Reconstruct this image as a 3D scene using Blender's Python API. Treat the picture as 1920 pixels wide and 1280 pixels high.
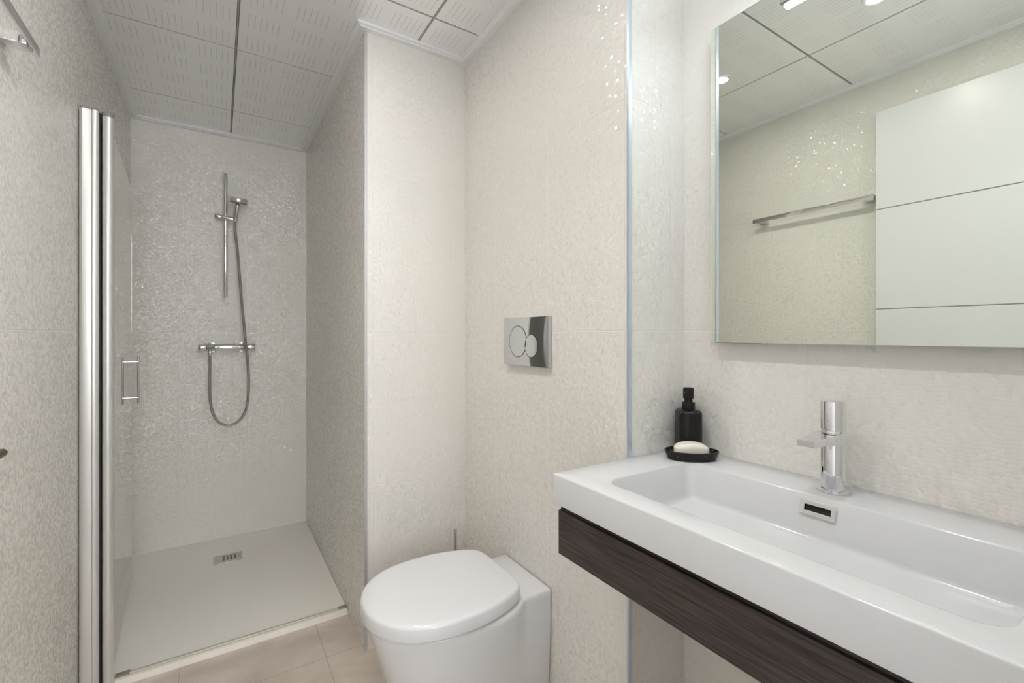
import bpy, bmesh, math, random
from mathutils import Vector, Matrix
sc = bpy.context.scene
for o in list(bpy.data.objects): bpy.data.objects.remove(o)
C = sc.collection
PI = math.pi

# ------------------------------------------------------------------ camera
TH = .5684; EYE = 1.2049; FPX = 860.85
cam_d = bpy.data.cameras.new('camera'); cam = bpy.data.objects.new('camera', cam_d); C.objects.link(cam)
cam.location = (0, 0, EYE); cam.rotation_euler = (PI/2, 0, -TH)
cam_d.sensor_width = 36; cam_d.lens = 36*FPX/1920
cam_d.shift_y = -(640-628.05)/1920
cam_d.clip_start = .02
sc.camera = cam
# ------------------------------------------------------------------ colour management
sc.view_settings.view_transform = 'Standard'; sc.view_settings.look = 'None'
sc.view_settings.exposure = 0.23; sc.view_settings.gamma = 1
sc.view_settings.use_curve_mapping = False
# ------------------------------------------------------------------ world (daylight let in by the added hallway window)
w = bpy.data.worlds.new('world'); sc.world = w; w.use_nodes = True
w.node_tree.nodes['Background'].inputs[0].default_value = (.97, .98, 1, 1)
w.node_tree.nodes['Background'].inputs[1].default_value = 9.0
SPOT_E = 330.0      # emission of each downlight lens
BEAM_W = (18.0, 12.0, 3.0)       # watts of each downlight beam
LAMP_E = 46.0       # emission of the mirror lamp diffuser

# ------------------------------------------------------------------ layout (metres, camera above the origin)
XL, XS, XT, XW = -.3843, .4697, .886, 1.1097
YB, YF, YS = 3.1713, 1.7795, .8316
YD = 0.03           # inner face of the wall with the doorway
XLB = -.3987        # left wall is a little out of square towards the shower
XTB = .8949
ZC = 2.38; ZK = 2.3655; ZL = 1.2157

# ------------------------------------------------------------------ helpers
def finish(bm, ang=35):
    bmesh.ops.remove_doubles(bm, verts=bm.verts, dist=1e-6)
    bmesh.ops.recalc_face_normals(bm, faces=bm.faces)
    for f in bm.faces: f.smooth = True
    for e in bm.edges:
        if len(e.link_faces) == 2:
            e.smooth = e.calc_face_angle(0) < math.radians(ang)
def obj(name, bm, m, parent=None, ang=35, loc=None, rz=None):
    finish(bm, ang)
    me = bpy.data.meshes.new(name); bm.to_mesh(me); bm.free()
    for x in (m if isinstance(m, (list, tuple)) else [m]): me.materials.append(x)
    o = bpy.data.objects.new(name, me); C.objects.link(o)
    if parent: o.parent = parent
    if loc: o.location = loc
    if rz is not None: o.rotation_euler.z = rz
    return o
def tag(o, label=None, cat=None, group=None, kind=None):
    if label: o['label'] = label
    if cat: o['category'] = cat
    if group: o['group'] = group
    if kind: o['kind'] = kind
    return o
def thing(name, label, cat, loc=(0, 0, 0), rz=0, group=None):
    o = bpy.data.objects.new(name, None); C.objects.link(o); o.location = loc; o.rotation_euler.z = rz
    o.empty_display_size = .02
    return tag(o, label, cat, group)
def struct(name, bm, m, parent=None, ang=35, label=None):
    o = obj(name, bm, m, parent, ang)
    if not parent: o['kind'] = 'structure'
    if label: o['label'] = label
    return o
def box(bm, x0, x1, y0, y1, z0, z1, bev=0, seg=2, mi=0):
    vs = [bm.verts.new((x, y, z)) for x in (x0, x1) for y in (y0, y1) for z in (z0, z1)]
    fs = [bm.faces.new([vs[i] for i in q]) for q in ((0, 1, 3, 2), (4, 6, 7, 5), (0, 4, 5, 1), (2, 3, 7, 6), (0, 2, 6, 4), (1, 5, 7, 3))]
    for f in fs: f.material_index = mi
    if bev:
        es = list({e for f in fs for e in f.edges})
        bmesh.ops.bevel(bm, geom=es, offset=bev, segments=seg, profile=.5, affect='EDGES')
    return bm
def B(*a, **k): return box(bmesh.new(), *a, **k)
def loft(bm, loops, cap0=True, cap1=True):
    rings = [[bm.verts.new(p) for p in lp] for lp in loops]
    n = len(rings[0])
    for a, b in zip(rings, rings[1:]):
        for i in range(n):
            bm.faces.new((a[i], a[(i+1) % n], b[(i+1) % n], b[i]))
    if cap0: bm.faces.new(rings[0][::-1])
    if cap1: bm.faces.new(rings[-1])
    return bm
def lathe(bm, prof, cx=0, cy=0, n=40, cap0=True, cap1=True):
    loops = [[(cx+r*math.cos(2*PI*i/n), cy+r*math.sin(2*PI*i/n), z) for i in range(n)] for r, z in prof]
    return loft(bm, loops, cap0, cap1)
def rod(bm, a, b, r, n=20, bev=0):
    a, b = Vector(a), Vector(b); d = (b-a).normalized()
    u = d.orthogonal().normalized(); v = d.cross(u)
    L = (b-a).length
    st = [(0, r)] if not bev else [(0, r-bev), (bev*.3, r-bev*.3), (bev, r)]
    en = [(L, r)] if not bev else [(L-bev, r), (L-bev*.3, r-bev*.3), (L, r-bev)]
    loops = [[a+d*t+(u*math.cos(2*PI*i/n)+v*math.sin(2*PI*i/n))*q for i in range(n)] for t, q in st+en]
    return loft(bm, loops)
def tube(bm, pts, r, n=12):
    pts = [Vector(p) for p in pts]; loops = []
    up = None
    for i, p in enumerate(pts):
        d = (pts[min(i+1, len(pts)-1)]-pts[max(i-1, 0)]).normalized()
        u = d.orthogonal().normalized() if up is None else (up-d*up.dot(d)).normalized()
        up = u; v = d.cross(u)
        loops.append([p+(u*math.cos(2*PI*k/n)+v*math.sin(2*PI*k/n))*r for k in range(n)])
    return loft(bm, loops)
def rrect(x0, x1, y0, y1, r, z, n=8):
    """rounded rectangle; r = radii at (x1,y1),(x0,y1),(x0,y0),(x1,y0)"""
    if not isinstance(r, (list, tuple)): r = (r,)*4
    out = []
    for (cx, cy, sx, sy, a0, q) in ((x1, y1, -1, -1, 0, r[0]), (x0, y1, 1, -1, 90, r[1]), (x0, y0, 1, 1, 180, r[2]), (x1, y0, -1, 1, 270, r[3])):
        for k in range(n+1):
            a = math.radians(a0+90*k/n)
            out.append((cx+sx*q+q*math.cos(a), cy+sy*q+q*math.sin(a), z))
    return out
def prism(poly, z0, z1):
    return loft(bmesh.new(), [[(x, y, z0) for x, y in poly], [(x, y, z1) for x, y in poly]])
def spline(pts, n=10):
    P = [Vector(p) for p in pts]; P = [P[0]*2-P[1]]+P+[P[-1]*2-P[-2]]; out = []
    for i in range(1, len(P)-2):
        for k in range(n):
            t = k/n; a, b, c, d = P[i-1:i+3]
            out.append(.5*((2*b)+(c-a)*t+(2*a-5*b+4*c-d)*t*t+(3*b-a-3*c+d)*t**3))
    out.append(P[-2]); return out

# ------------------------------------------------------------------ materials
def nm(name):
    m = bpy.data.materials.new(name); m.use_nodes = True
    nt = m.node_tree; return m, nt, nt.nodes['Principled BSDF']
def plain(name, col, rough=.4, metal=0, spec=.5, coat=0, noise=0, nscale=40, bump=0):
    m, nt, p = nm(name)
    p.inputs['Base Color'].default_value = (*col, 1); p.inputs['Roughness'].default_value = rough
    p.inputs['Metallic'].default_value = metal; p.inputs['Specular IOR Level'].default_value = spec
    p.inputs['Coat Weight'].default_value = coat
    tc = nt.nodes.new('ShaderNodeTexCoord'); ns = nt.nodes.new('ShaderNodeTexNoise')
    ns.inputs['Scale'].default_value = nscale; ns.inputs['Detail'].default_value = 3
    nt.links.new(tc.outputs['Object'], ns.inputs['Vector'])
    mx = nt.nodes.new('ShaderNodeMix'); mx.data_type = 'RGBA'
    mx.inputs['A'].default_value = (*[c*(1-noise) for c in col], 1)
    mx.inputs['B'].default_value = (*[min(1, c*(1+noise)) for c in col], 1)
    nt.links.new(ns.outputs['Fac'], mx.inputs['Factor']); nt.links.new(mx.outputs['Result'], p.inputs['Base Color'])
    if bump:
        b = nt.nodes.new('ShaderNodeBump'); b.inputs['Strength'].default_value = 1; b.inputs['Distance'].default_value = bump
        nt.links.new(ns.outputs['Fac'], b.inputs['Height']); nt.links.new(b.outputs['Normal'], p.inputs['Normal'])
    return m
def emit(name, col, s):
    m, nt, p = nm(name)
    p.inputs['Base Color'].default_value = (.9, .9, .9, 1)
    p.inputs['Emission Color'].default_value = (*col, 1); p.inputs['Emission Strength'].default_value = s
    return m
class NT:
    def __init__(s, nt): s.nt = nt
    def math(s, op, a, b=None, c=None, clamp=False):
        n = s.nt.nodes.new('ShaderNodeMath'); n.operation = op; n.use_clamp = clamp
        for i, v in enumerate((a, b, c)):
            if v is None: continue
            if isinstance(v, (int, float)): n.inputs[i].default_value = v
            else: s.nt.links.new(v, n.inputs[i])
        return n.outputs[0]
    def vmath(s, op, a, b=None):
        n = s.nt.nodes.new('ShaderNodeVectorMath'); n.operation = op
        for i, v in enumerate((a, b)):
            if v is None: continue
            if isinstance(v, tuple): n.inputs[i].default_value = v
            else: s.nt.links.new(v, n.inputs[i])
        return n.outputs['Value' if op in ('DOT_PRODUCT', 'LENGTH') else 'Vector']
    def comb(s, x, y, z):
        n = s.nt.nodes.new('ShaderNodeCombineXYZ')
        for i, v in enumerate((x, y, z)):
            if isinstance(v, (int, float)): n.inputs[i].default_value = v
            else: s.nt.links.new(v, n.inputs[i])
        return n.outputs[0]
def wall_tile(name, offx, offy, col=(.84, .81, .76)):
    """glazed cream tiles with a hammered relief, 33.3 x 60 cm, fine joints"""
    m, nt, p = nm(name); q = NT(nt)
    g = nt.nodes.new('ShaderNodeNewGeometry')
    sp = nt.nodes.new('ShaderNodeSeparateXYZ'); nt.links.new(g.outputs['Position'], sp.inputs[0])
    sn = nt.nodes.new('ShaderNodeSeparateXYZ'); nt.links.new(g.outputs['True Normal'], sn.inputs[0])
    isx = q.math('GREATER_THAN', q.math('ABSOLUTE', sn.outputs[0]), .5)
    u = q.math('ADD', q.math('MULTIPLY', isx, sp.outputs[1]), q.math('MULTIPLY', q.math('SUBTRACT', 1, isx), sp.outputs[0]))
    off = q.math('ADD', q.math('MULTIPLY', isx, offy), q.math('MULTIPLY', q.math('SUBTRACT', 1, isx), offx))
    z = sp.outputs[2]
    # relief
    ns = nt.nodes.new('ShaderNodeTexNoise'); ns.inputs['Scale'].default_value = 60; ns.inputs['Detail'].default_value = 1
    uv0 = q.comb(u, z, isx)
    nt.links.new(uv0, ns.inputs['Vector'])
    nz = q.math('MULTIPLY', q.math('SUBTRACT', ns.outputs['Fac'], .5), .5)
    vec = q.comb(q.math('ADD', q.math('MULTIPLY', u, 122), nz), q.math('ADD', q.math('MULTIPLY', z, 128), nz), 0)
    vo = nt.nodes.new('ShaderNodeTexVoronoi'); vo.voronoi_dimensions = '2D'; vo.inputs['Scale'].default_value = 1
    vo.inputs['Randomness'].default_value = .55; vo.distance = 'CHEBYCHEV'
    nt.links.new(vec, vo.inputs['Vector'])
    loc = q.vmath('SUBTRACT', vec, vo.outputs['Position'])
    rnd = q.vmath('SUBTRACT', vo.outputs['Color'], (.5, .5, .5))
    tl = q.vmath('MULTIPLY', rnd, q.vmath('ABSOLUTE', rnd))
    rl = q.vmath('ADD', q.vmath('MULTIPLY', tl, (.65, .65, 0)), q.vmath('MULTIPLY', loc, (.15, .15, 0)))
    srl = nt.nodes.new('ShaderNodeSeparateXYZ'); nt.links.new(rl, srl.inputs[0])
    # joints
    fu = q.math('FRACT', q.math('ADD', q.math('DIVIDE', q.math('SUBTRACT', u, off), .3333), 10.5))
    fz = q.math('FRACT', q.math('ADD', q.math('DIVIDE', q.math('SUBTRACT', z, ZL), .6), 10.5))
    du = q.math('MULTIPLY', q.math('ABSOLUTE', q.math('SUBTRACT', fu, .5)), .3333)
    dz = q.math('MULTIPLY', q.math('ABSOLUTE', q.math('SUBTRACT', fz, .5)), .6)
    d = q.math('MINIMUM', du, dz)
    j = q.math('SUBTRACT', 1, q.math('DIVIDE', d, .0019), clamp=True)
    flat = q.math('DIVIDE', d, .004, clamp=True)
    b = nt.nodes.new('ShaderNodeBump'); b.inputs['Strength'].default_value = 1; b.inputs['Distance'].default_value = .0008
    nt.links.new(q.math('SUBTRACT', 0, j), b.inputs['Height'])
    gx = q.math('MULTIPLY', srl.outputs[0], flat); gz = q.math('MULTIPLY', srl.outputs[1], flat)
    off3 = q.comb(q.math('MULTIPLY', gx, q.math('SUBTRACT', 1, isx)), q.math('MULTIPLY', gx, isx), gz)
    nrm = q.vmath('NORMALIZE', q.vmath('ADD', b.outputs['Normal'], off3))
    nt.links.new(nrm, p.inputs['Normal'])
    # the clear glaze on top: every little facet is nearly flat and leans its own way
    cl = q.vmath('ADD', q.vmath('MULTIPLY', rnd, (.42, .42, 0)), q.vmath('MULTIPLY', loc, (.03, .03, 0)))
    scl = nt.nodes.new('ShaderNodeSeparateXYZ'); nt.links.new(cl, scl.inputs[0])
    cx_ = q.math('MULTIPLY', scl.outputs[0], flat); cz_ = q.math('MULTIPLY', scl.outputs[1], flat)
    coff = q.comb(q.math('MULTIPLY', cx_, q.math('SUBTRACT', 1, isx)), q.math('MULTIPLY', cx_, isx), cz_)
    nt.links.new(q.vmath('NORMALIZE', q.vmath('ADD', g.outputs['Normal'], coff)), p.inputs['Coat Normal'])
    p.inputs['Coat Weight'].default_value = .5; p.inputs['Coat Roughness'].default_value = .07
    mx = nt.nodes.new('ShaderNodeMix'); mx.data_type = 'RGBA'
    mx.inputs['A'].default_value = (*col, 1); mx.inputs['B'].default_value = (.90, .88, .85, 1)
    nt.links.new(j, mx.inputs['Factor']); nt.links.new(mx.outputs['Result'], p.inputs['Base Color'])
    p.inputs['Roughness'].default_value = .35; p.inputs['Specular IOR Level'].default_value = .25
    return m
M = {}
M['white'] = plain('white_paint', (.90, .90, .91), .35)
M['ceramic'] = plain('glazed_ceramic', (.78, .78, .79), .07, spec=.5)
M['solid'] = plain('white_solid_surface', (.70, .70, .705), .13)
M['chrome'] = plain('chrome', (.80, .80, .82), .06, 1)
M['chromed'] = plain('grey_chrome', (.60, .61, .63), .07, 1)
M['satin'] = plain('brushed_steel', (.55, .52, .48), .28, 1)
M['alu'] = plain('polished_aluminium', (.70, .69, .67), .34, .55)
M['cap'] = plain('grey_plastic_cap', (.26, .25, .22), .4)
M['trimm'] = plain('lamp_tinted_aluminium_trim', (.62, .70, .78), .35, .7)  # cool blue reflection of the mirror lamp is put into this trim's colour
M['trimg'] = plain('grey_aluminium_trim', (.60, .60, .59), .4, .5)
M['brownchrome'] = plain('floor_browned_chrome', (.20, .14, .08), .3, 1)  # chrome arm; the brown it reflects from the floor is put into the colour
M['mirror'] = plain('mirror_silver', (.76, .785, .715), .002, 1)
M['mback'] = plain('mirror_backing', (.18, .18, .17), .6)
M['black'] = plain('black_marble_resin', (.012, .011, .011), .22, spec=.28)
M['slot'] = plain('dark_opening', (.01, .01, .01), .7)
M['soap'] = plain('cream_soap', (.85, .80, .72), .35)
M['doorp'] = plain('white_lacquer', (.80, .80, .80), .3)
M['groove'] = plain('door_groove', (.35, .35, .34), .6)
M['tray'] = plain('cream_resin_tray', (.93, .89, .83), .45, noise=.01, nscale=300, bump=.00015)
M['seal'] = plain('aged_silicone', (.72, .62, .36), .5)
M['dial'] = plain('olive_spray_face', (.30, .26, .12), .45)
M['tbar'] = plain('ceiling_runner_paint', (.45, .45, .39), .5)
M['void'] = plain('ceiling_void', (.05, .05, .045), .9)
M['hall'] = plain('hallway_plaster', (.84, .84, .83), .8)
M['hallf'] = plain('pale_hall_floor', (.80, .78, .75), .5)
M['spot'] = emit('downlight_glow', (1, .975, .93), SPOT_E)
M['led'] = emit('lamp_diffuser_glow', (.78, .90, 1), LAMP_E)
# marble flecks on the black accessories
def black_marble():
    m = M['black']; nt = m.node_tree; p = nt.nodes['Principled BSDF']; q = NT(nt)
    tc = nt.nodes.new('ShaderNodeTexCoord'); v = nt.nodes.new('ShaderNodeTexVoronoi'); v.inputs['Scale'].default_value = 75
    nt.links.new(tc.outputs['Object'], v.inputs['Vector'])
    f = q.math('LESS_THAN', v.outputs['Distance'], .10)
    mx = nt.nodes.new('ShaderNodeMix'); mx.data_type = 'RGBA'
    mx.inputs['A'].default_value = (.012, .011, .011, 1); mx.inputs['B'].default_value = (.20, .20, .20, 1)
    nt.links.new(f, mx.inputs['Factor']); nt.links.new(mx.outputs['Result'], p.inputs['Base Color'])
black_marble()
def wood():
    m, nt, p = nm('wenge_veneer'); q = NT(nt)
    tc = nt.nodes.new('ShaderNodeTexCoord'); mp = nt.nodes.new('ShaderNodeMapping')
    mp.inputs['Scale'].default_value = (60, 9, 330); nt.links.new(tc.outputs['Object'], mp.inputs['Vector'])
    n = nt.nodes.new('ShaderNodeTexNoise'); n.inputs['Scale'].default_value = 1; n.inputs['Detail'].default_value = 4
    nt.links.new(mp.outputs[0], n.inputs['Vector'])
    r = nt.nodes.new('ShaderNodeValToRGB'); r.color_ramp.elements[0].position = .38; r.color_ramp.elements[1].position = .62
    r.color_ramp.elements[0].color = (.026, .017, .015, 1); r.color_ramp.elements[1].color = (.070, .052, .047, 1)
    nt.links.new(n.outputs['Fac'], r.inputs[0]); nt.links.new(r.outputs[0], p.inputs['Base Color'])
    p.inputs['Roughness'].default_value = .55
    b = nt.nodes.new('ShaderNodeBump'); b.inputs['Distance'].default_value = .0003; nt.links.new(n.outputs['Fac'], b.inputs['Height'])
    nt.links.new(b.outputs['Normal'], p.inputs['Normal'])
    return m
M['wood'] = wood()
def floor_tile():
    m, nt, p = nm('beige_stone_floor'); q = NT(nt)
    g = nt.nodes.new('ShaderNodeNewGeometry'); sp = nt.nodes.new('ShaderNodeSeparateXYZ'); nt.links.new(g.outputs['Position'], sp.inputs[0])
    ax = q.math('MULTIPLY', q.math('ABSOLUTE', q.math('SUBTRACT', q.math('FRACT', q.math('ADD', q.math('DIVIDE', q.math('SUBTRACT', sp.outputs[0], .339), .457), 10.5)), .5)), .457)
    ay = q.math('MULTIPLY', q.math('ABSOLUTE', q.math('SUBTRACT', q.math('FRACT', q.math('ADD', q.math('DIVIDE', q.math('SUBTRACT', sp.outputs[1], 1.821), .457), 10.5)), .5)), .457)
    j = q.math('SUBTRACT', 1, q.math('DIVIDE', q.math('MINIMUM', ax, ay), .0022), clamp=True)
    n = nt.nodes.new('ShaderNodeTexNoise'); n.inputs['Scale'].default_value = 5; n.inputs['Detail'].default_value = 6; n.inputs['Distortion'].default_value = .8
    nt.links.new(g.outputs['Position'], n.inputs['Vector'])
    r = nt.nodes.new('ShaderNodeValToRGB'); r.color_ramp.elements[0].position = .3; r.color_ramp.elements[1].position = .7
    r.color_ramp.elements[0].color = (.52, .45, .38, 1); r.color_ramp.elements[1].color = (.70, .62, .54, 1)
    nt.links.new(n.outputs['Fac'], r.inputs[0])
    mx = nt.nodes.new('ShaderNodeMix'); mx.data_type = 'RGBA'; mx.inputs['B'].default_value = (.20, .16, .12, 1)
    nt.links.new(r.outputs[0], mx.inputs['A']); nt.links.new(q.math('MULTIPLY', j, .6), mx.inputs['Factor']); nt.links.new(mx.outputs['Result'], p.inputs['Base Color'])
    p.inputs['Roughness'].default_value = .42
    return m
M['floor'] = floor_tile()
GX = [-.5525, .06, .6725, 1.285]; GY = [-.87, -.26, .35, .958, 1.592, 2.207, 2.818, 3.43]
def ceiling_panel():
    """perforated metal tray: 4 x 4 groups of six dotted lines on each panel"""
    m, nt, p = nm('perforated_ceiling_panel'); q = NT(nt)
    g = nt.nodes.new('ShaderNodeNewGeometry'); sp = nt.nodes.new('ShaderNodeSeparateXYZ'); nt.links.new(g.outputs['Position'], sp.inputs[0])
    x = q.math('SUBTRACT', sp.outputs[0], .06-.6125*3+.0055); y = q.math('SUBTRACT', sp.outputs[1], 2.207-.6125*6+.0055)
    px = q.math('MODULO', x, .6125); py = q.math('MODULO', y, .6125)
    gx = q.math('MODULO', q.math('SUBTRACT', px, .0255), .1503); gy = q.math('MODULO', q.math('SUBTRACT', py, .032), .1503)
    okx = q.math('MULTIPLY', q.math('LESS_THAN', gx, .108), q.math('GREATER_THAN', px, .0255))
    oky = q.math('MULTIPLY', q.math('LESS_THAN', gy, .088), q.math('GREATER_THAN', py, .032))
    lx = q.math('ABSOLUTE', q.math('SUBTRACT', q.math('MODULO', gx, .020), .004)); ly = q.math('ABSOLUTE', q.math('SUBTRACT', q.math('MODULO', gy, .0055), .00275))
    dd = q.math('SQRT', q.math('ADD', q.math('MULTIPLY', lx, lx), q.math('MULTIPLY', ly, ly)))
    hole = q.math('MULTIPLY', q.math('MULTIPLY', okx, oky), q.math('SUBTRACT', 1, q.math('DIVIDE', dd, .0024), clamp=True), clamp=True)
    hole = q.math('MULTIPLY', hole, 1.2, clamp=True)
    mx = nt.nodes.new('ShaderNodeMix'); mx.data_type = 'RGBA'
    mx.inputs['A'].default_value = (.955, .955, .96, 1); mx.inputs['B'].default_value = (.48, .47, .44, 1)
    nt.links.new(hole, mx.inputs['Factor']); nt.links.new(mx.outputs['Result'], p.inputs['Base Color'])
    p.inputs['Roughness'].default_value = .42; p.inputs['Metallic'].default_value = .3; p.inputs['Coat Weight'].default_value = 1
    p.inputs['Coat IOR'].default_value = 1.75; p.inputs['Coat Roughness'].default_value = .3
    return m
M['panel'] = ceiling_panel()
def glass():
    m, nt, p = nm('greenish_door_glass')
    p.inputs['Base Color'].default_value = (.93, .96, .90, 1); p.inputs['Roughness'].default_value = 0
    p.inputs['Transmission Weight'].default_value = 1; p.inputs['IOR'].default_value = 1.45
    return m
M['glass'] = glass()
M['wt_left'] = wall_tile('wall_tile_left', .1422, 1.3418)
M['wt_back'] = wall_tile('wall_tile_shower', .1422, 2.145)
M['wt_part'] = wall_tile('wall_tile_partition', .8332, 2.145)
M['wt_toil'] = wall_tile('wall_tile_toilet', 1.05, 1.1807)
M['wt_right'] = wall_tile('wall_tile_basin', .8332, .5119)

# ------------------------------------------------------------------ room shell
struct('floor', B(XL-.1, XW+.1, -.1, YB+.1, -.08, 0), M['floor'])
struct('wall_left', prism([(XL, -.1), (XL, 1.7), (XLB, YB), (XLB, YB+.1), (XL-.12, YB+.1), (XL-.12, -.1)], 0, 2.45), M['wt_left'])
struct('wall_back', B(XLB, XS, YB, YB+.1, 0, 2.45), M['wt_back'])
struct('wall_partition', prism([(XS, YF), (XTB, YF), (XTB, YB+.1), (XS, YB+.1)], 0, 2.45), M['wt_part'])
struct('wall_toilet', prism([(XT, YS), (XW+.1, YS), (XW+.1, YB+.1), (XTB, YB+.1), (XTB, YF)], 0, 2.45), M['wt_toil'])
struct('wall_right', B(XW, XW+.1, -.1, YS, 0, 2.45), M['wt_right'])
fw = bmesh.new()
box(fw, .47, XW, -.1, YD, 0, 2.45); box(fw, XL, .47, -.1, YD, 2.23, 2.45)
struct('wall_front', fw, M['wt_right'])
# door lining
fr = bmesh.new()
box(fr, .45, .47, -.11, YD+.01, 0, 2.23); box(fr, XL, .47, -.11, YD+.01, 2.21, 2.23); box(fr, XL, XL+.02, -.11, YD+.01, 0, 2.21)
struct('trim_2', fr, M['white'])
# metal edge trims on the two outside tile corners
struct('trim_3', prism([(XS-.0015, YF-.0025), (XS+.009, YF-.0025), (XS+.009, YF+.001), (XS-.0015, YF+.001)], 0, ZK), M['trimg'])
struct('trim_4', prism([(XT-.002, YS-.0025), (XT+.010, YS-.0025), (XT+.010, YS+.004), (XT-.002, YS+.004)], 0, ZK), M['trimm'])
# cornice swept round the room
def cornice():
    path = [(XL, YD), (XL, 1.7), (XLB, YB), (XS, YB), (XS, YF), (XTB, YF), (XT, YS), (XW, YS), (XW, YD)]
    prof = [(-.001, ZK), (.022, ZK), (.0235, ZK+.0035), (.0335, ZK+.0055), (.0345, ZK+.007), (.0345, ZC+.006), (-.001, ZC+.006)]
    n = len(path); loops = []
    for i, (x, y) in enumerate(path):
        p = Vector((x, y)); a = (p-Vector(path[i-1])).normalized(); b = (Vector(path[(i+1) % n])-p).normalized()
        na = Vector((a.y, -a.x)); nb = Vector((b.y, -b.x))
        mt = (na+nb).normalized(); mt /= mt.dot(na)
        loops.append([(p.x+mt.x*d, p.y+mt.y*d, z) for d, z in prof])
    loops.append(loops[0])
    return loft(bmesh.new(), loops, False, False)
struct('trim_1', cornice(), M['white'], ang=4)
# suspended ceiling: perforated trays on a runner grid
SPOTS = [(.1984, 1.2633), (.2184, .6674), (.21, .16)]
def ceiling():
    bm = bmesh.new(); h = .0042
    for i in range(3):
        for j in range(len(GY)-1):
            x0, x1 = max(GX[i]+h, XLB+.005), min(GX[i+1]-h, XW-.003); y0, y1 = max(GY[j]+h, YD+.002), min(GY[j+1]-h, YB-.003)
            if x1-x0 < .02 or y1-y0 < .02: continue
            if x0 > XS+.3 and y0 > YF: continue
            if x0 < XS < x1 and y0 >= YF: x1 = XS-.002
            box(bm, x0, x1, y0, y1, ZC, ZC+.008, .0012, 1)
    return bm
co = struct('ceiling', ceiling(), M['panel'])
tb = bmesh.new()
for x in GX[1:3]: box(tb, x-.0022, x+.0022, YD, YB-.003, ZC+.0015, ZC+.012)
for y in GY[2:-1]: box(tb, XLB+.01, XW-.003, y-.0016, y+.0016, ZC+.002, ZC+.012)
t_ = obj('ceiling_runner', tb, M['tbar'], co); t_['label'] = 'olive grey metal runners between the panels'
struct('ceiling_slab', B(XL-.12, XW+.1, -.1, YB+.1, 2.45, 2.5), M['void'])
struct('ceiling_void', B(XL-.12, XW+.1, -.1, YB+.1, ZC+.012, ZC+.016), M['void'])

# hallway outside the doorway; its unseen window is added to let daylight in
hm = M['hall']
struct('wall_hall_left', B(-1.1, -1.0, -2.3, -.1, 0, 2.5), hm)
struct('wall_hall_right', B(1.5, 1.6, -2.3, -.1, 0, 2.5), hm)
hb = bmesh.new()
box(hb, -1.1, -.55, -2.4, -2.3, 0, 2.5); box(hb, .85, 1.6, -2.4, -2.3, 0, 2.5); box(hb, -.55, .85, -2.4, -2.3, 0, .9); box(hb, -.55, .85, -2.4, -2.3, 2.2, 2.5)
struct('wall_hall_back', hb, hm)
struct('floor_hall', B(-1.1, 1.6, -2.4, -.1, -.08, 0), M['hallf'])
struct('ceiling_hall', B(-1.1, 1.6, -2.4, -.1, 2.5, 2.55), hm)
hf = bmesh.new(); box(hf, -1.0, XL-.12, -.12, -.1, 0, 2.5); box(hf, XW+.1, 1.5, -.12, -.1, 0, 2.5)
struct('wall_hall_front', hf, hm)
wn = bmesh.new()
for a in ((-.55, -.49, .9, 2.2), (.79, .85, .9, 2.2), (-.49, .79, .9, .96), (-.49, .79, 2.14, 2.2), (.12, .18, .96, 2.14)): box(wn, a[0], a[1], -2.37, -2.31, a[2], a[3])
struct('added_window_1', wn, M['white'])

# ------------------------------------------------------------------ door leaf folded back against the left wall
DX0, DX1, DY0, DY1, DZ = XL+.014, XL+.052, .095, .858, 2.203
dl = bmesh.new(); gz = [.4298, .8751, 1.3204, 1.7657]; zz = [.008]+gz+[DZ]
for a, b in zip(zz, zz[1:]): box(dl, DX0, DX1, DY0, DY1, a+(.002 if a > .01 else 0), b-(.002 if b < DZ else 0), .0012, 1)
d1 = struct('door_1', dl, M['doorp'])
obj('door_core', B(DX0+.003, DX1-.003, DY0+.003, DY1-.003, .01, DZ-.003), M['groove'], d1)
hd = bmesh.new(); rod(hd, (DX1-.002, .80, 1.05), (DX1+.006, .80, 1.05), .024); rod(hd, (DX1, .80, 1.05), (DX1+.045, .80, 1.05), .008)
rod(hd, (DX1+.045, .808, 1.05), (DX1+.045, .68, 1.05), .008, bev=.002)
obj('door_handle', hd, M['satin'], d1)

# ------------------------------------------------------------------ lights
for i, (x, y) in enumerate(SPOTS):
    t = thing('ceiling_downlight', ['round white downlight nearest the shower, glowing in the mirror left edge', 'round white downlight over the middle of the room, glowing at the mirror top', 'round white downlight nearest the doorway'][i], 'ceiling light', (x, y, ZC), 0, 'recessed downlights')
    obj('trim_ring', lathe(bmesh.new(), [(.026, .004), (.026, -.0015), (.029, -.003), (.040, -.002), (.041, 0), (.041, .004)], cap0=False, cap1=False), M['white'], t)
    obj('lens', lathe(bmesh.new(), [(.0255, .004), (.0255, -.0005), (.02, -.001)]), M['spot'], t)
    ld_ = bpy.data.lights.new('downlight_beam', 'SPOT'); ld_.energy = BEAM_W[i]; ld_.color = (1, .965, .91)
    ld_.spot_size = math.radians(104); ld_.spot_blend = 1.0; ld_.shadow_soft_size = .02
    lo_ = bpy.data.objects.new('downlight_beam', ld_); C.objects.link(lo_); lo_.parent = t; lo_.location = (0, 0, -.004)
t = thing('mirror_lamp', 'slim chrome bar lamp with bright white diffuser above the mirror', 'wall lamp', (XW, .415, 2.0))
LX = .955-XW
obj('lamp_arm', box(bmesh.new(), LX+.01, 0, -.02, .02, .050, .062, .002), M['chrome'], t)
obj('lamp_body', B(LX+.001, LX+.018, -.192, .192, .030, .058, .003), M['chrome'], t)
obj('wall_plate', B(-.012, -.0005, -.04, .04, .030, .080, .002), M['chrome'], t)
obj('diffuser', B(LX-.018, LX+.002, -.19, .19, .026, .050, .004), M['led'], t)

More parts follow.
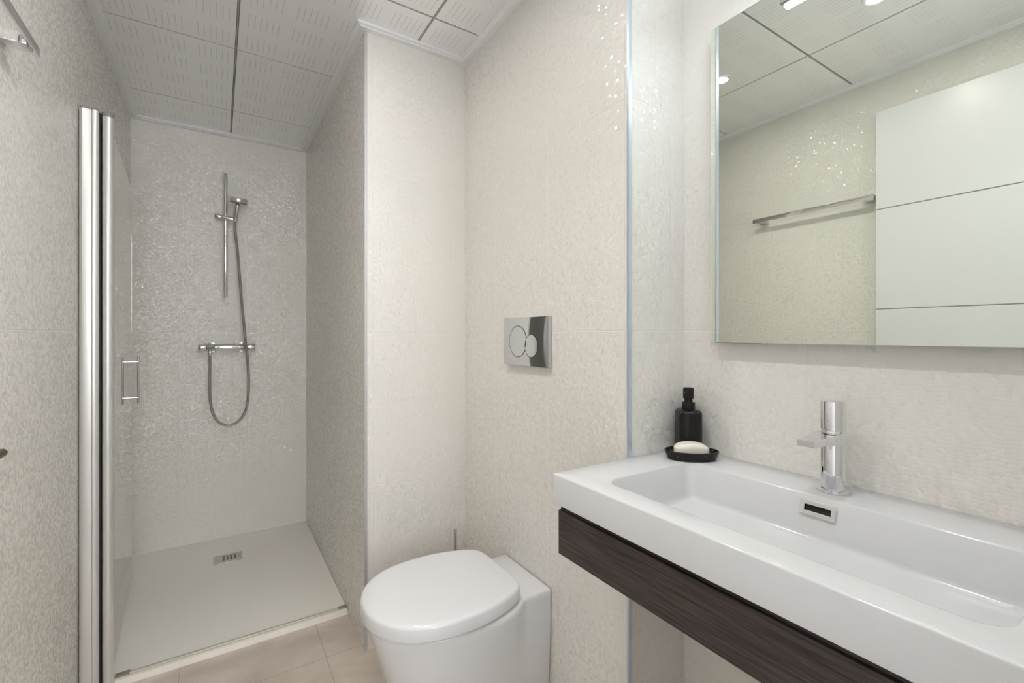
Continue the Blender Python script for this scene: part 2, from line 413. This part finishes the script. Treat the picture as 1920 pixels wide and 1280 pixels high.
# ------------------------------------------------------------------ mirror
MX = 1.0758
t = thing('wall_mirror', 'large frameless rectangular mirror above the basin', 'mirror', (XW, .415, 1.185))
MY0, MY1 = .10-.415, .7263-.415
obj('mirror_glass', B(MX-XW, MX-XW+.005, MY0, MY1, 0, .8093, .0006, 1), M['mirror'], t)
obj('backing_frame', B(MX-XW+.005, -.0005, MY0+.012, MY1-.012, .012, .797), M['mback'], t)

# ------------------------------------------------------------------ washbasin
SX0, SX1, SY0, SY1, SZ = .6405, XW-.001, .034, YS-.001, .8913
def basin():
    bm = bmesh.new(); lo = []
    o = lambda d, z: rrect(SX0+d, SX1-d, SY0+d, SY1-d, .004, z)
    lo += [o(.004, .8237), o(0, .8247), o(0, SZ-.003), o(.0009, SZ-.0009), o(.003, SZ)]
    def inn(d, z, rr=1): return rrect(.700+d*1.3, .985-d, .125+d*1.2, .727-d*1.1, [max(.012, .022*rr), .040*rr, .040*rr, max(.012, .022*rr)], z)
    lo += [inn(-.003, SZ), inn(-.0008, SZ-.0008), inn(.0008, SZ-.004)]
    for k, (d, z) in enumerate(((.006, .870), (.012, .845), (.018, .822))): lo.append(inn(d, z))
    for a in (20, 45, 70, 90):
        r = .012; lo.append(inn(.018+r*(1-math.cos(math.radians(a))), .822-r*math.sin(math.radians(a))+.0))
    lo.append(inn(.08, .807))
    loft(bm, lo, cap0=False, cap1=True)
    return bm
t = thing('washbasin', 'white rectangular wall washbasin with a long shallow bowl over dark wood apron', 'washbasin', (0, 0, 0))
obj('basin', basin(), M['solid'], t, ang=50)
def frame(bm, x0, x1, y0, y1, z0, z1, w):
    box(bm, x0, x1, y0, y0+w, z0, z1, .0008, 1); box(bm, x0, x1, y1-w, y1, z0, z1, .0008, 1)
    box(bm, x0, x1, y0+w, y1-w, z0, z0+w, .0008, 1); box(bm, x0, x1, y0+w, y1-w, z1-w, z1, .0008, 1); return bm
of = obj('overflow_frame', frame(bmesh.new(), -.004, .012, -.0315, .0315, -.014, .014, .0085), M['chrome'], t, loc=(.9770, .430, .8665))
of.rotation_euler.y = math.radians(14)
os_ = obj('overflow_slot', B(.001, .012, -.026, .026, -.008, .008), M['slot'], t, loc=(.9770, .430, .8665)); os_.rotation_euler.y = math.radians(14)
obj('waste_plug', lathe(bmesh.new(), [(.03, .803), (.03, .811), (.027, .8125)], .84, .43), M['chrome'], t)
# wooden apron under the basin
t = thing('vanity_apron', 'dark brown grained wood apron beneath the white washbasin', 'vanity unit', (0, 0, 0))
ap = bmesh.new()
box(ap, .655, .673, SY0+.002, YS-.003, .706, .806, .001, 1)
box(ap, .673, SX1, YS-.021, YS-.003, .706, .806); box(ap, .673, SX1, SY0+.002, SY0+.02, .706, .806)
box(ap, .673, SX1, SY0+.02, YS-.021, .706, .722)
obj('front_board', ap, M['wood'], t)
obj('shadow_gap_rail', B(.662, .675, SY0+.004, YS-.004, .806, .8236), M['wood'], t)

# ------------------------------------------------------------------ basin tap
t = thing('basin_tap', 'chrome single lever basin tap with flat square spout on the rear rim', 'tap', (1.043, .431, SZ))
obj('base_ring', lathe(bmesh.new(), [(.029, 0), (.030, .001), (.030, .004), (.028, .0055), (.02, .0058)]), M['chrome'], t)
bd = lathe(bmesh.new(), [(.0215, .005), (.0215, .121), (.0205, .1225)])
obj('body', bd, M['chrome'], t)
kn = lathe(bmesh.new(), [(.0195, .1222), (.0195, .124), (.0220, .125), (.0220, .1795), (.0212, .1812), (.019, .1815)])
obj('control_knob', kn, M['chrome'], t)
def spout():
    bm = bmesh.new()
    def sec(x, w, z0, z1): return [(x, -w, z0), (x, w, z0), (x, w, z1), (x, -w, z1)]
    loft(bm, [sec(.005, .0212, .097, .121), sec(-.022, .0205, .0985, .120), sec(-.060, .0175, .1015, .1175), sec(-.112, .0148, .1035, .1145)])
    bmesh.ops.bevel(bm, geom=[e for e in bm.edges if e.is_manifold and e.calc_face_angle(0) > .8], offset=.0012, segments=2, affect='EDGES')
    return bm
obj('spout', spout(), M['chrome'], t)

# ------------------------------------------------------------------ soap dispenser, dish and soap
t = thing('soap_dispenser', 'black marbled soap dispenser with pump in the basin corner behind the dish', 'soap dispenser', (1.067, .787, SZ), math.radians(-126))
bo = bmesh.new()
R = lambda d, z: rrect(-.0375+d, .0375-d, -.030+d, .030-d, max(.006, .022-d*.6), z)
loft(bo, [R(.002, 0), R(0, .002), R(0, .104), R(.001, .108), R(.0035, .1115), R(.0075, .114), R(.013, .1152)])
obj('bottle', bo, M['black'], t)
obj('collar', lathe(bmesh.new(), [(.0165, .115), (.017, .1155), (.017, .1325), (.0162, .1335)]), M['black'], t)
obj('pump_stem', lathe(bmesh.new(), [(.0108, .133), (.0108, .1445)]), M['black'], t)
hdm = lathe(bmesh.new(), [(.0132, .1435), (.0140, .1445), (.0140, .1695), (.0128, .1722), (.009, .173)])
rod(hdm, (.010, 0, .162), (.027, 0, .161), .0045, bev=.001)
obj('pump_head', hdm, M['black'], t, rz=math.radians(-17))
DRZ = math.atan2(-.082, .100)
t = thing('soap_dish', 'black speckled oval soap dish on the basin rim', 'soap dish', (1.009, .735, SZ), DRZ)
def dish():
    bm = bmesh.new(); n = 48
    def el(a, b, z): return [(a*math.cos(2*PI*i/n), b*math.sin(2*PI*i/n), z) for i in range(n)]
    return loft(bm, [el(.055, .030, 0), el(.059, .034, .002), el(.066, .041, .020), el(.0665, .0415, .0225), el(.065, .040, .024), el(.0625, .0375, .0235), el(.057, .033, .012), el(.050, .027, .008), el(.02, .01, .0075)])
obj('dish', dish(), M['black'], t)
def soap():
    bm = bmesh.new(); n = 40
    def el(k, z):
        out = []
        for i in range(n):
            a = 2*PI*i/n; c_, s_ = math.cos(a), math.sin(a)
            x = .042*k*abs(c_)**.6*(1 if c_ > 0 else -1); y = .0245*k*abs(s_)**.7*(1 if s_ > 0 else -1)
            out.append((x, y, z*1.3 if z < .017 else z*1.3+.008*(1-(x/.042)**2)-.004))
        return out
    return loft(bm, [el(.92, 0), el(.98, .002), el(1, .006), el(1, .0165), el(.985, .0195), el(.93, .0215), el(.8, .0228), el(.5, .0238), el(.2, .024)])
tag(obj('soap_bar', soap(), M['soap'], loc=(1.006, .734, SZ+.0085), rz=DRZ), 'cream bar of soap lying in the black dish', 'soap')

# ------------------------------------------------------------------ toilet
TY = 1.2975
t = thing('toilet', 'white back to wall toilet with closed lid below the flush plate', 'toilet', (0, TY, 0))
def body_loop(z, front, wide, rear, n=60):
    """half outline from wall (+x) round the nose (-x) and back"""
    xw = XT-.0005; xs = xw-.118
    pts = []
    half = []
    half.append((xw, rear)); half.append((xw-.04, rear)); half.append((xw-.085, rear)); half.append((xs+.012, rear+.004)); half.append((xs-.012, rear+(wide-rear)*.45))
    cx = .60; L = cx-front
    half.append((xs-.045, rear+(wide-rear)*.80)); half.append((.68, wide*.985))
    for k in range(0, 19):
        a = PI/2*k/18; half.append((cx-L*math.sin(a), wide*math.cos(a)**.86 if k < 18 else 0))
    return [(x, y, z) for x, y in half]+[(x, -y, z) for x, y in half[-2::-1]]
bb = bmesh.new(); H_ = []
for z, f, wd, rr in ((0, .435, .125, .118), (.004, .432, .128, .120), (.06, .428, .132, .124), (.14, .418, .142, .130), (.22, .400, .157, .135), (.29, .380, .172, .1375), (.345, .363, .183, .138), (.380, .354, .1885, .138), (.394, .351, .190, .138), (.3995, .356, .186, .1355), (.4015, .364, .180, .132)):
    H_.append(body_loop(z, f, wd, rr))
loft(bb, H_)
obj('bowl', bb, M['ceramic'], t, ang=60)
def lid_out(z, k=1.0, d=0.0):
    base = [(.7840, 0), (.7842, .05), (.7835, .085), (.780, .115), (.770, .138), (.752, .153), (.725, .167), (.690, .180), (.650, .190), (.605, .196), (.555, .1965), (.510, .1925), (.465, .182), (.425, .164), (.392, .139), (.366, .107), (.348, .070), (.338, .034), (.335, 0)]
    s = spline([(x, y, 0) for x, y in base], 3); hh = [(p.x, max(0, p.y)) for p in s]
    cx = .585; out = []
    for x, y in hh: 
        r = math.hypot(x-cx, y); f = (r-d)/r; out.append((cx+(x-cx)*f, y*f))
    return [(x, y, z) for x, y in out]+[(x, -y, z) for x, y in out[-2:0:-1]]
ld = bmesh.new()
loft(ld, [lid_out(.4075, d=.014), lid_out(.4075, d=.003), lid_out(.4090, d=.0005), lid_out(.4115, d=0), lid_out(.440, d=.001), lid_out(.4445, d=.0025), lid_out(.4482, d=.006), lid_out(.4500, d=.011), lid_out(.4510, d=.02), lid_out(.4516, d=.06), lid_out(.4520, d=.12)])
obj('lid', ld, M['ceramic'], t, ang=60)
st = bmesh.new(); loft(st, [lid_out(.4012, d=.022), lid_out(.4020, d=.020), lid_out(.4070, d=.020), lid_out(.4074, d=.022)])
obj('seat', st, M['ceramic'], t)
# flush plate
t = thing('flush_plate', 'chrome rectangular dual flush plate on the tiled wall above toilet', 'flush plate', (XT+.0035, 1.2895, 1.183))
obj('plate', B(-.0155, -.001, -.133, .133, -.0825, .0825, .0015), M['chromed'], t)
def ringpill(cy, cz, r, th=.0016):
    bm = bmesh.new(); n = 64
    loops = []
    for rr, x in ((r-th, -.0150), (r-th, -.0160), (r, -.0160), (r, -.0150)):
        loops.append([(x, cy+rr*math.cos(2*PI*i/n), cz+rr*math.sin(2*PI*i/n)) for i in range(n)])
    loops.append(loops[0]); return loft(bm, loops, False, False)
obj('button_gap', ringpill(.0415, .000, .0545), M['slot'], t)
obj('button_gap', ringpill(-.0395, -.014, .0385), M['slot'], t)
def disc(cy, cz, r):
    bm = bmesh.new(); n = 56
    lp = lambda rr, x: [(x, cy+rr*math.cos(2*PI*i/n), cz+rr*math.sin(2*PI*i/n)) for i in range(n)]
    return loft(bm, [lp(r, -.0150), lp(r, -.0162), lp(r-.001, -.0168)])
obj('large_button', disc(.0415, 0, .0528), M['chromed'], t, ang=12)
obj('small_button', disc(-.0395, -.014, .0368), M['chromed'], t, ang=12)

# toilet brush in the corner
t = thing('toilet_brush', 'steel toilet brush standing in the corner behind the toilet', 'toilet brush', (.79, 1.655, 0))
obj('holder', lathe(bmesh.new(), [(.040, 0), (.042, .002), (.042, .28), (.040, .284), (.010, .286)]), M['satin'], t)
obj('handle', rod(bmesh.new(), (0, 0, .28), (0, 0, .437), .0062, bev=.002), M['satin'], t)

# ------------------------------------------------------------------ towel rail and lower rail on the left wall
t = thing('towel_rail', 'flat chrome towel rail high on the left wall, reflected in the mirror', 'towel rail', (XL, 1.144, 1.83))
obj('rail', B(.044, .050, -.278, .278, -.0105, .0105, .001), M['chrome'], t)
for s in (-1, 1):
    yb = .278-.040 if s > 0 else -.278+.022
    obj('bracket', B(.0005, .0442, yb-.021, yb+.021, -.014, .010, .002), M['chrome'], t)
t = thing('paper_holder', 'rounded metal paper holder arm low on left wall, cut off by the photo edge', 'paper holder', (XL, 1.10, 1.000))
obj('arm', tube(bmesh.new(), spline([(.012, -.06, 0), (.055, -.058, 0), (.066, -.045, 0), (.066, .0, 0), (.066, .052, 0)], 8), .0075), M['brownchrome'], t)
pl = bmesh.new(); rod(pl, (.0005, -.06, 0), (.013, -.06, 0), .022, bev=.002); obj('wall_plate', pl, M['satin'], t)

# ------------------------------------------------------------------ shower tray and drain
TY0, TY1, TX0, TX1 = 2.052, YB-.001, XL-.006, XS-.001
t = thing('shower_tray', 'cream rectangular resin shower tray set on the floor', 'shower tray', (0, 0, 0))
def tray():
    bm = bmesh.new(); zt = .022
    o = [(TX0, TY0), (TX1, TY0), (TX1, TY1), (TX0-.0, TY1)]
    def ring(pts, z): return [(x, y, z) for x, y in pts]
    inn = [(TX0+.03, TY0+.055), (TX1-.004, TY0+.055), (TX1-.004, TY1-.004), (TX0+.006, TY1-.004)]
    dr = [(-.035, 2.825), (.118, 2.825), (.118, 2.955), (-.035, 2.955)]
    return loft(bm, [ring(o, 0), ring(o, zt-.001), ring([(x+(.001 if x < 0 else -.001), y+(.001 if y < 2.5 else -.001)) for x, y in o], zt), ring(inn, zt-.0005), ring([(x, y) for x, y in dr], .010)])
obj('tray', tray(), M['tray'], t, ang=1)
dr = bmesh.new(); box(dr, -.024, .106, 2.838, 2.943, .0095, .0135, .0015)
dro = obj('drain_cover', dr, M['satin'], t)
sl = bmesh.new()
for k in range(4):
    x = .018+k*.017
    for j in range(4): box(sl, x, x+.009, 2.866+j*.0145, 2.8745+j*.0145, .0130, .0139)
for x in (-.016, .088): obj('stamped_mark', B(x, x+.011, 2.8895, 2.8915, .0130, .0138), M['cap'], dro)
obj('drain_slots', sl, M['slot'], dro)

# ------------------------------------------------------------------ glass shower screen
t = thing('shower_screen', 'glass shower door folded inwards on a tall aluminium wall profile', 'shower door', (0, 0, 0))
PY = 2.02
ZP = 1.948
wp = bmesh.new()
outl = [(XL+.001, PY), (XL+.008, PY-.004), (XL+.012, PY-.0015), (XL+.030, PY+.001), (XL+.034, PY-.004), (XL+.042, PY-.004), (XL+.049, PY+.002), (XL+.049, PY+.050), (XL+.001, PY+.050)]
loft(wp, [[(x, y, .0225) for x, y in outl], [(x, y, ZP) for x, y in outl]])
obj('wall_profile', wp, M['alu'], t, ang=50)
cp = bmesh.new(); loft(cp, [[(x, y, ZP) for x, y in outl], [(x, y, ZP+.004) for x, y in outl]])
obj('profile_cap', cp, M['cap'], t)
tx, ty, tr = -.3145, PY+.018, .0158
obj('hinge_post', lathe(bmesh.new(), [(tr, .026), (tr, ZP-.012)], tx, ty, 36), M['alu'], t)
hc = bmesh.new(); lathe(hc, [(tr+.0004, ZP-.012), (tr+.0004, ZP+.002), (tr-.001, ZP+.0035)], tx, ty, 36)
obj('post_cap', hc, M['cap'], t)
obj('post_foot', lathe(bmesh.new(), [(tr+.0004, .0225), (tr+.0004, .030)], tx, ty, 36), M['cap'], t)
obj('seal_strip', B(XL+.0492, XL+.0535, PY+.006, PY+.03, .0225, ZP-.004), M['slot'], t)
# glass leaf from the post to (-.357, 2.84)
G0 = Vector((-.309, ty+.012)); G1 = Vector((-.3535, 2.83)); gd = (G1-G0).normalized(); gn = Vector((-gd.y, gd.x))
L = (G1-G0).length
gb = bmesh.new(); rr = .05
o2 = [(0, .045), (L, .045)]+[(L-rr+rr*math.cos(math.radians(a)), 1.90-rr+rr*math.sin(math.radians(a))) for a in range(0, 91, 10)]+[(0, 1.90)]
loft(gb, [[(G0.x+gd.x*s+gn.x*d, G0.y+gd.y*s+gn.y*d, z) for s, z in o2] for d in (-.003, .003)])
obj('glass_leaf', gb, M['glass'], t)
hs = L-.065; hp0 = G0+gd*hs
for d in (-.031, .031):
    p = hp0+gn*d; obj('pull_bar', rod(bmesh.new(), (p.x, p.y, .885), (p.x, p.y, 1.105), .0042), M['chrome'], t)
for z in (.912, 1.080):
    a = hp0-gn*.031; b = hp0+gn*.031
    obj('handle_post', rod(bmesh.new(), (a.x, a.y, z), (b.x, b.y, z), .0062), M['chrome'], t)
# floor seal rail in front
t2 = bmesh.new(); box(t2, -.298, XS-.002, TY0+.018, TY0+.030, .0222, .0275, .001, 1)
r_ = tag(obj('threshold_rail', t2, M['trimg']), 'low aluminium threshold rail along the shower tray front edge', 'threshold')
obj('end_cap', B(-.302, -.262, TY0+.014, TY0+.034, .0222, .030, .001, 1), M['cap'], r_)
obj('end_cap', B(XS-.035, XS-.002, TY0+.015, TY0+.031, .0222, .029, .001, 1), M['cap'], r_)
obj('silicone_line', B(-.30, XS-.002, TY0+.013, TY0+.018, .0221, .0232), M['seal'], r_)

# ------------------------------------------------------------------ shower rail, hand shower, mixer, hose
SY = YB-.05
t = thing('shower_riser_rail', 'slim vertical steel riser rail on the shower back wall', 'shower rail', (.0333, SY, 0))
obj('rail', rod(bmesh.new(), (0, 0, 1.422), (0, 0, 2.136), .0105, bev=.002), M['chrome'], t)
for z in (1.437, 2.121):
    obj('wall_bracket', rod(bmesh.new(), (0, 0, z), (0, .0495, z), .009), M['chrome'], t)
sl_ = bmesh.new(); rod(sl_, (-.050, -.006, 1.884), (.046, -.022, 1.872), .0125, bev=.002)
slo = obj('slider', sl_, M['chrome'], t)
obj('lock_knob', rod(bmesh.new(), (-.052, -.006, 1.8845), (-.022, -.010, 1.881), .0155, bev=.002), M['chrome'], slo)
t = thing('hand_shower', 'round chrome hand shower clipped to the riser rail', 'hand shower', (.079, SY-.024, 1.862))
obj('handle', rod(bmesh.new(), (0, 0, .0), (.012, -.052, .090), .0130, bev=.003), M['chrome'], t)
hm_ = bmesh.new()
lathe(hm_, [(.012, .026), (.043, .022), (.0475, .018), (.0485, .012), (.0485, 0), (.047, -.002)], n=48)
head = obj('spray_head', hm_, M['chrome'], t, loc=(.014, -.062, .100)); head.rotation_euler = (math.radians(14), math.radians(4), 0)
fc = lathe(bmesh.new(), [(.046, -.001), (.040, -.0085), (.02, -.0095)], n=48)
face = obj('spray_face', fc, M['dial'], head)
t = thing('shower_mixer', 'chrome horizontal bar shower mixer on the back wall', 'shower mixer', (.041, YB-.06, 1.1355))
obj('bar_body', rod(bmesh.new(), (-.098, 0, 0), (.092, 0, 0), .0205, 32, bev=.001), M['chrome'], t)
for a, b in ((-.139, -.0995), (.0935, .139)): obj('control_knob', rod(bmesh.new(), (a, 0, 0), (b, 0, 0), .0205, 32, bev=.002), M['chrome'], t)
for x in (-.072, .072): obj('wall_union', rod(bmesh.new(), (x, .0, 0), (x, .0595, 0), .028, 32, bev=.002), M['chrome'], t)
obj('hose_outlet', rod(bmesh.new(), (-.083, 0, -.018), (-.083, 0, -.045), .011, bev=.001), M['chrome'], t)
def hosemat():
    m, nt, p = nm('spiral_steel_hose'); q = NT(nt)
    p.inputs['Base Color'].default_value = (.42, .41, .38, 1); p.inputs['Metallic'].default_value = 1; p.inputs['Roughness'].default_value = .3
    tc = nt.nodes.new('ShaderNodeTexCoord'); wv = nt.nodes.new('ShaderNodeTexWave'); wv.bands_direction = 'Z'; wv.inputs['Scale'].default_value = 90
    nt.links.new(tc.outputs['Object'], wv.inputs['Vector']); b = nt.nodes.new('ShaderNodeBump'); b.inputs['Distance'].default_value = .0008
    nt.links.new(wv.outputs['Fac'], b.inputs['Height']); nt.links.new(b.outputs['Normal'], p.inputs['Normal']); return m
HY_ = YB-.060
hpts = [(-.042, HY_, 1.088), (-.042, HY_, 1.03), (-.043, HY_, .93), (-.041, HY_, .84), (-.030, HY_, .77), (-.006, HY_, .715), (.030, HY_, .689), (.062, HY_, .686), (.098, HY_-.004, .705), (.128, HY_-.012, .752), (.142, HY_-.02, .82), (.147, HY_-.028, .90), (.145, HY_-.034, 1.00), (.138, HY_-.036, 1.10), (.131, HY_-.036, 1.17), (.108, HY_-.034, 1.45), (.092, HY_-.028, 1.68), (.080, HY_-.016, 1.80), (.079, SY-.023, 1.862)]
tag(obj('shower_hose', tube(bmesh.new(), spline(hpts, 10), .0068, 14), hosemat()), 'ribbed grey metal shower hose hanging in a loop below the mixer', 'shower hose')
